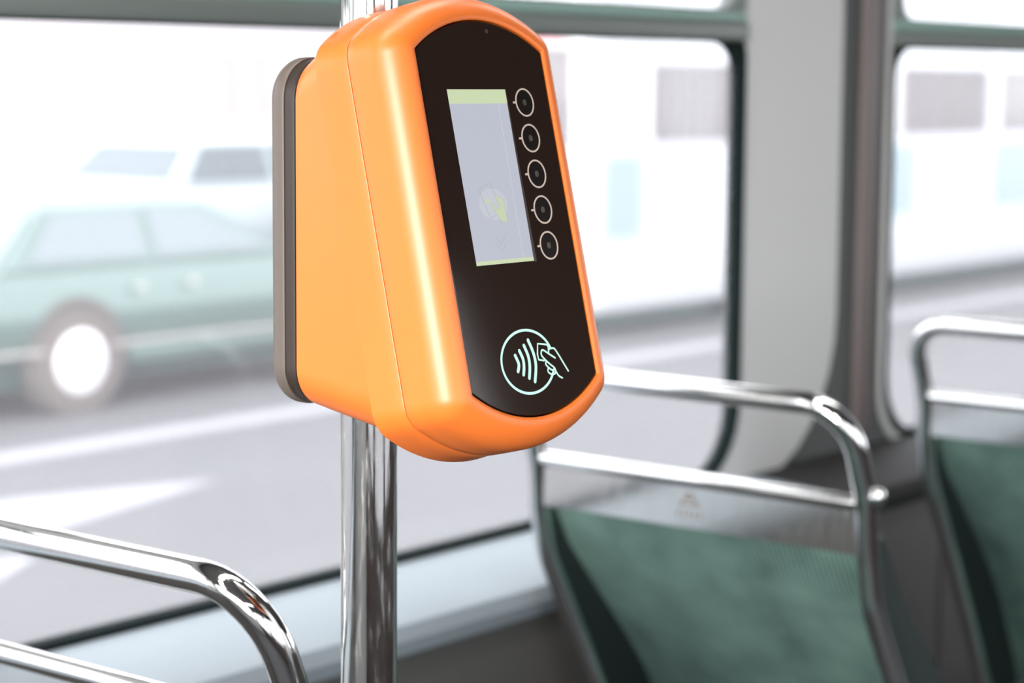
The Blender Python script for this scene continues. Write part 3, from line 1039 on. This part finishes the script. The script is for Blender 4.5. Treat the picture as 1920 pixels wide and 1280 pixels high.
def car(name, x_rear, yside, length, width, zs, label, cat, paint, glass, cabin, wheels, hub, group=None, glass2=None):
    """car facing +X; yside is its near (lower Y) flank. zs: bottom, belt, roof above the road. cabin: base rear, roof rear, roof front, base front (from the rear)"""
    t = empty(name, (x_rear, yside, ZR), label, cat, group)
    zb, zbelt, zroof = zs
    W = width
    # lower body: sections along X
    secs = []
    L = length
    stations = [(0.0, 0.10, zb + 0.10, zbelt - 0.14), (0.06, 0.04, zb + 0.04, zbelt - 0.05), (0.22, 0.01, zb, zbelt - 0.015), (cabin[0], 0.0, zb, zbelt),
                (L * 0.5, 0.0, zb, zbelt), (cabin[3], 0.0, zb, zbelt), (L - 0.25, 0.02, zb, zbelt - 0.07), (L - 0.06, 0.06, zb + 0.04, zbelt - 0.12), (L, 0.14, zb + 0.1, zbelt - 0.2)]
    rings = []
    for (x, ins, z0, z1) in stations:
        h = z1 - z0
        pr = [(ins + 0.10, z0), (ins + 0.045, z0 + 0.14 * h), (ins, z0 + 0.44 * h), (ins + 0.02, z0 + 0.62 * h), (ins + 0.06, z0 + 0.84 * h), (ins + 0.12, z1)]
        rings.append([(x, y, z) for y, z in pr] + [(x, W - y, z) for y, z in pr[::-1]])
    loft('body', rings, paint, t, True, True, 30)
    # cabin
    c0, c1, c2, c3 = cabin
    ib, ir = 0.09, 0.24
    v = [(c0, ib, zbelt - 0.01), (c3, ib, zbelt - 0.01), (c3, W - ib, zbelt - 0.01), (c0, W - ib, zbelt - 0.01)]
    zc = zroof - 0.045
    v += [(c1, ir, zc), (c2, ir, zc), (c2, W - ir, zc), (c1, W - ir, zc)]
    v += [(c1 + 0.14, ir + 0.09, zroof), (c2 - 0.16, ir + 0.09, zroof), (c2 - 0.16, W - ir - 0.09, zroof), (c1 + 0.14, W - ir - 0.09, zroof)]
    f = [(0, 1, 5, 4), (1, 2, 6, 5), (2, 3, 7, 6), (3, 0, 4, 7), (4, 5, 9, 8), (5, 6, 10, 9), (6, 7, 11, 10), (7, 4, 8, 11), (8, 9, 10, 11), (3, 2, 1, 0)]
    cab = mobj('cabin', v, f, paint, t)
    renorm(cab)

    def on_side(x, s, far=False):
        y = ib + (ir - ib) * s
        z = zbelt - 0.01 + (zc - zbelt + 0.01) * s
        return (x, W - y if far else y, z)
    xm = c0 + (c3 - c0) * 0.50
    for far in (False, True):
        for q, (xa, xb) in enumerate(((0.10, -0.05), (0.05, -0.12))):
            # rear and front side windows
            if q == 0:
                quad = [(c0 + 0.20, 0.10), (xm - 0.04, 0.10), (xm - 0.04, 0.90), (c1 + 0.07, 0.90)]
            else:
                quad = [(xm + 0.04, 0.10), (c3 - 0.16, 0.10), (c2 - 0.06, 0.90), (xm + 0.04, 0.90)]
            pts = [Vector(on_side(x, s, far)) for x, s in quad]
            n_ = Vector((0, 0.012 if far else -0.012, 0.004))
            vv = [p + n_ for p in pts] + [p - n_ for p in pts]
            ff = [(0, 1, 2, 3), (7, 6, 5, 4)] + [(i, (i + 1) % 4, 4 + (i + 1) % 4, 4 + i) for i in range(4)]
            renorm(mobj('side_window', vv, ff, glass2 if (glass2 and q == 1) else glass, t))
    for (xb_, xt_, sg) in ((c0, c1, -1), (c3, c2, 1)):
        pts = []
        for s, ins in ((0.10, 0.07), (0.90, 0.05)):
            x = xb_ + (xt_ - xb_) * s
            y0 = ib + (ir - ib) * s + ins
            z = zbelt + (zc - zbelt) * s
            pts += [Vector((x, y0, z)), Vector((x, W - y0, z))]
        pts = [pts[0], pts[1], pts[3], pts[2]]
        n_ = Vector((0.012 * sg, 0, 0.006))
        vv = [p + n_ for p in pts] + [p - n_ for p in pts]
        ff = [(0, 1, 2, 3), (7, 6, 5, 4)] + [(i, (i + 1) % 4, 4 + (i + 1) % 4, 4 + i) for i in range(4)]
        renorm(mobj('rear_glass' if sg < 0 else 'windscreen', vv, ff, glass, t))
    # wheels with arches, hub caps
    for xw in wheels:
        for far in (False, True):
            y0 = W if far else 0.0
            d = -1 if far else 1
            pr = [(0.37, 0.10), (0.37, -0.004), (0.33, -0.008)]
            lathe('wheel_arch', [(0.36, 0.16), (0.36, -0.003), (0.30, -0.005)] if not far else [(0.36, -0.16), (0.36, 0.003), (0.30, 0.005)], 'y', (xw, y0, 0.34), ARCH, t, 28)
            wh = lathe('wheel', [(0.22, d * 0.20), (0.29, d * 0.20), (0.31, d * 0.16), (0.31, d * 0.02), (0.285, -d * 0.012), (0.20, -d * 0.014)], 'y', (xw, y0, 0.31), TYRE, t, 28)
            lathe('hub_cap', [(hub, -d * 0.010), (hub * 0.97, -d * 0.026), (hub * 0.6, -d * 0.040), (0.03, -d * 0.046)], 'y', (xw, y0, 0.31), HUB, wh, 28)
    # bumpers, flank trim, handles, lamps, sill
    for x0, x1 in ((-0.09, 0.06), (L - 0.06, L + 0.09)):
        box('bumper', x0, x1, 0.03, W - 0.03, 0.38, 0.50, TRIMC, t, 0.03)
    for y0, y1 in ((-0.012, 0.03), (W - 0.03, W + 0.012)):
        box('flank_trim', 0.35, L - 0.45, y0, y1, zb + 0.14 * (zbelt - zb), zb + 0.14 * (zbelt - zb) + 0.02, TRIMC, t, 0.006)
        box('sill', wheels[0] + 0.4, wheels[1] - 0.4, y0 + 0.03 if y0 < 0 else y0 - 0.05, y1 + 0.05 if y0 < 0 else y1 - 0.03, zb - 0.04, zb + 0.07, paint, t, 0.015)
        for xx in (xm - 0.22, c3 - 0.95):
            box('door_handle', xx, xx + 0.07, y0 - 0.012 if y0 < 0 else y1 - 0.01, y0 + 0.03 if y0 < 0 else y1 + 0.02, zbelt - 0.16, zbelt - 0.135, TRIMC, t, 0.006)
    for yy in (0.12, W - 0.42):
        box('tail_lamp', -0.015, 0.07, yy, yy + 0.30, zbelt - 0.28, zbelt - 0.17, LAMPRED, t, 0.01)
        lathe('headlamp', [(0.09, L - 0.07), (0.09, L + 0.005), (0.05, L + 0.02)], 'x', (0, yy + 0.15, zbelt - 0.28), LAMPCL, t, 18)
    box('underbody', 0.25, L - 0.25, 0.10, W - 0.10, 0.17, zb + 0.06, UNDER, t)
    return t


# green saloon in the next lane: rear wheel in view
car('saloon_car', 6.93, 10.08, 4.35, 1.66, (0.30, 0.875, 1.255), 'pale green saloon car with white hub caps beyond the window', 'car', CARGRN, CARGLS,
    (1.02, 1.42, 2.72, 3.35), (1.51, 3.75), 0.195, 'cars in the street')
car('estate_car', 12.05, 14.6, 4.3, 1.75, (0.30, 1.02, 1.46), 'white car partly hidden behind the pale green saloon', 'car', CARWHT, CARGLB,
    (1.35, 1.75, 3.5, 4.0), (0.85, 3.45), 0.18, 'cars in the street', CARGLD)


# white tram on the right
def make_tram():
    SF = 9.9 / 10.6
    t = empty('tram', (13.3, 9.9, ZR), 'long white tram with curtained windows and pale blue doors beyond the pillar', 'tram')
    Lt, Wt = 24.0, 2.4
    zb, ztop = 0.20, 3.25
    rings = []
    for x, ins in ((0.0, 0.16), (0.05, 0.07), (0.14, 0.02), (0.3, 0.0), (Lt - 0.5, 0.0), (Lt, 0.3)):
        rings.append([(x, y, z) for y, z in ((ins + 0.10, zb), (ins + 0.01, zb + 0.18), (ins, zb + 0.5), (ins, 1.42), (ins + 0.03, 2.5), (ins + 0.14, 2.95), (ins + 0.5, ztop))] +
                     [(x, Wt - y, z) for y, z in ((ins + 0.5, ztop), (ins + 0.14, 2.95), (ins + 0.03, 2.5), (ins, 1.42), (ins, zb + 0.5), (ins + 0.01, zb + 0.18), (ins + 0.10, zb))])
    loft('body', rings, TRAMW, t, True, True, 35)
    # positions taken along the flank (metres from the nose)

    def loc(X):
        return X * SF - 13.3
    wz0, wz1 = (0.84 - 1.35) * SF + 1.35 - ZR, (1.50 - 1.35) * SF + 1.35 - ZR
    wins = [(15.06, 16.9, True), (17.2, 19.0, True), (19.35, 21.25, True), (21.5, 23.3, False), (23.6, 25.4, True), (25.7, 27.5, True), (27.8, 29.6, True)]
    for a, b, cur in wins:
        xa, xb = loc(a), loc(b)
        wf = fill_plate('window', rrect(xa, xb, wz0, wz1, 0.05), -0.012, 0.05, TRAMG, t)
        ring_plate('window_frame', rrect(xa - 0.03, xb + 0.03, wz0 - 0.03, wz1 + 0.03, 0.06), rrect(xa, xb, wz0, wz1, 0.05), -0.02, 0.04, TRAMW, wf)
        if cur:
            n = int((xb - xa) / 0.16)
            for k in range(n):
                x0 = xa + 0.04 + k * (xb - xa - 0.06) / n + random.uniform(-0.015, 0.015)
                wd = random.choice((0.03, 0.05, 0.075))
                box('curtain', x0, x0 + wd, -0.026, -0.0125, wz0 + 0.01, wz1 - 0.01, CURT, wf)
    # pale blue doors and lower panels
    pz0, pz1 = (0.045 - 1.35) * SF + 1.35 - ZR, (0.72 - 1.35) * SF + 1.35 - ZR
    for a, b in ((14.40, 14.93), (18.9, 19.68), (21.40, 23.1)):
        d = fill_plate('pale_blue_panel', rrect(loc(a), loc(b), pz0, pz1, 0.09), -0.014, 0.03, TRAMB, t)
        ring_plate('panel_edge', rrect(loc(a) - 0.05, loc(b) + 0.05, pz0 - 0.05, pz1 + 0.05, 0.12), rrect(loc(a), loc(b), pz0, pz1, 0.09), -0.016, 0.03, TRAMBL, d)
    # nose glass, bumper, skirt shadow gap, bogie covers
    box('windscreen', -0.012, 0.05, 0.19, Wt - 0.19, 1.47, 2.26, TRAMG, t, 0.02)
    box('destination_display', -0.02, 0.05, 0.24, Wt - 0.24, 2.30, 2.44, REDM, t, 0.02)
    box('nose_panel', -0.012, 0.05, 0.22, Wt - 0.22, 0.72, 1.36, TRAMBL, t, 0.02)
    box('bumper', -0.10, 0.10, 0.42, Wt - 0.42, 0.28, 0.5, TRAMBL, t, 0.04)
    box('underframe', 0.5, Lt - 0.5, 0.22, Wt - 0.22, 0.06, zb + 0.05, SKIRT, t)
    for xw in (2.2, 4.0, 10.5, 12.3, 19.0, 20.8):
        for yy in (0.22, Wt - 0.40):
            lathe('wheel', [(0.30, 0), (0.33, 0.02), (0.33, 0.12), (0.28, 0.16)], 'y', (xw, yy, 0.33), SKIRT, t, 20)
    for yy in (0.75, Wt - 0.95):
        lathe('headlamp', [(0.10, 0.04), (0.10, -0.03), (0.05, -0.04)], 'x', (0, yy, 0.78), LAMPCL, t, 16)
    return t


make_tram()


def building(name, x0, x1, y0, y1, h, label, wallm, cols, rows, sill):
    t = empty(name, ((x0 + x1) / 2, y0, ZR + 0.13), label, 'building')
    hw = (x1 - x0) / 2
    box('wall', -hw, hw, 0, y1 - y0, 0, h, wallm, t)
    box('roof', -hw - 0.3, hw + 0.3, -0.3, y1 - y0 + 0.3, h, h + 0.3, BLDF, t)
    cw = (x1 - x0) / cols
    for r in range(rows):
        for c in range(cols):
            xc = -hw + (c + 0.5) * cw
            zz = sill + r * 3.1
            wf = box('window', xc - 0.85, xc + 0.85, -0.06, 0.1, zz, zz + 1.5, BLDF, t)
            for k in (-1, 1):
                box('pane', xc + k * 0.41 - 0.37, xc + k * 0.41 + 0.37, -0.08, 0.0, zz + 0.1, zz + 1.4, BLDG, wf)
    return t


building('apartment_building', 20.5, 38.0, 30, 42, 13, 'pale rendered building across the street at upper left', BLDW, 5, 4, 1.0)

# unidentified blue-grey upright object on the far pavement, built as a capped box
cb = empty('upright_object', (20.0, 24.2, ZR + 0.13), 'small blue grey upright object of unknown kind on the far pavement left of the white car', 'cabinet')
box('body', -0.16, 0.16, -0.14, 0.14, 0.06, 1.02, BLUEG, cb, 0.02)
box('cap', -0.19, 0.19, -0.17, 0.17, 1.02, 1.08, BLUEG, cb, 0.015)
box('plinth', -0.13, 0.13, -0.11, 0.11, 0.0, 0.06, SKIRT, cb)
box('door', -0.13, 0.13, -0.155, -0.14, 0.1, 0.98, BLUEG, cb, 0.004)
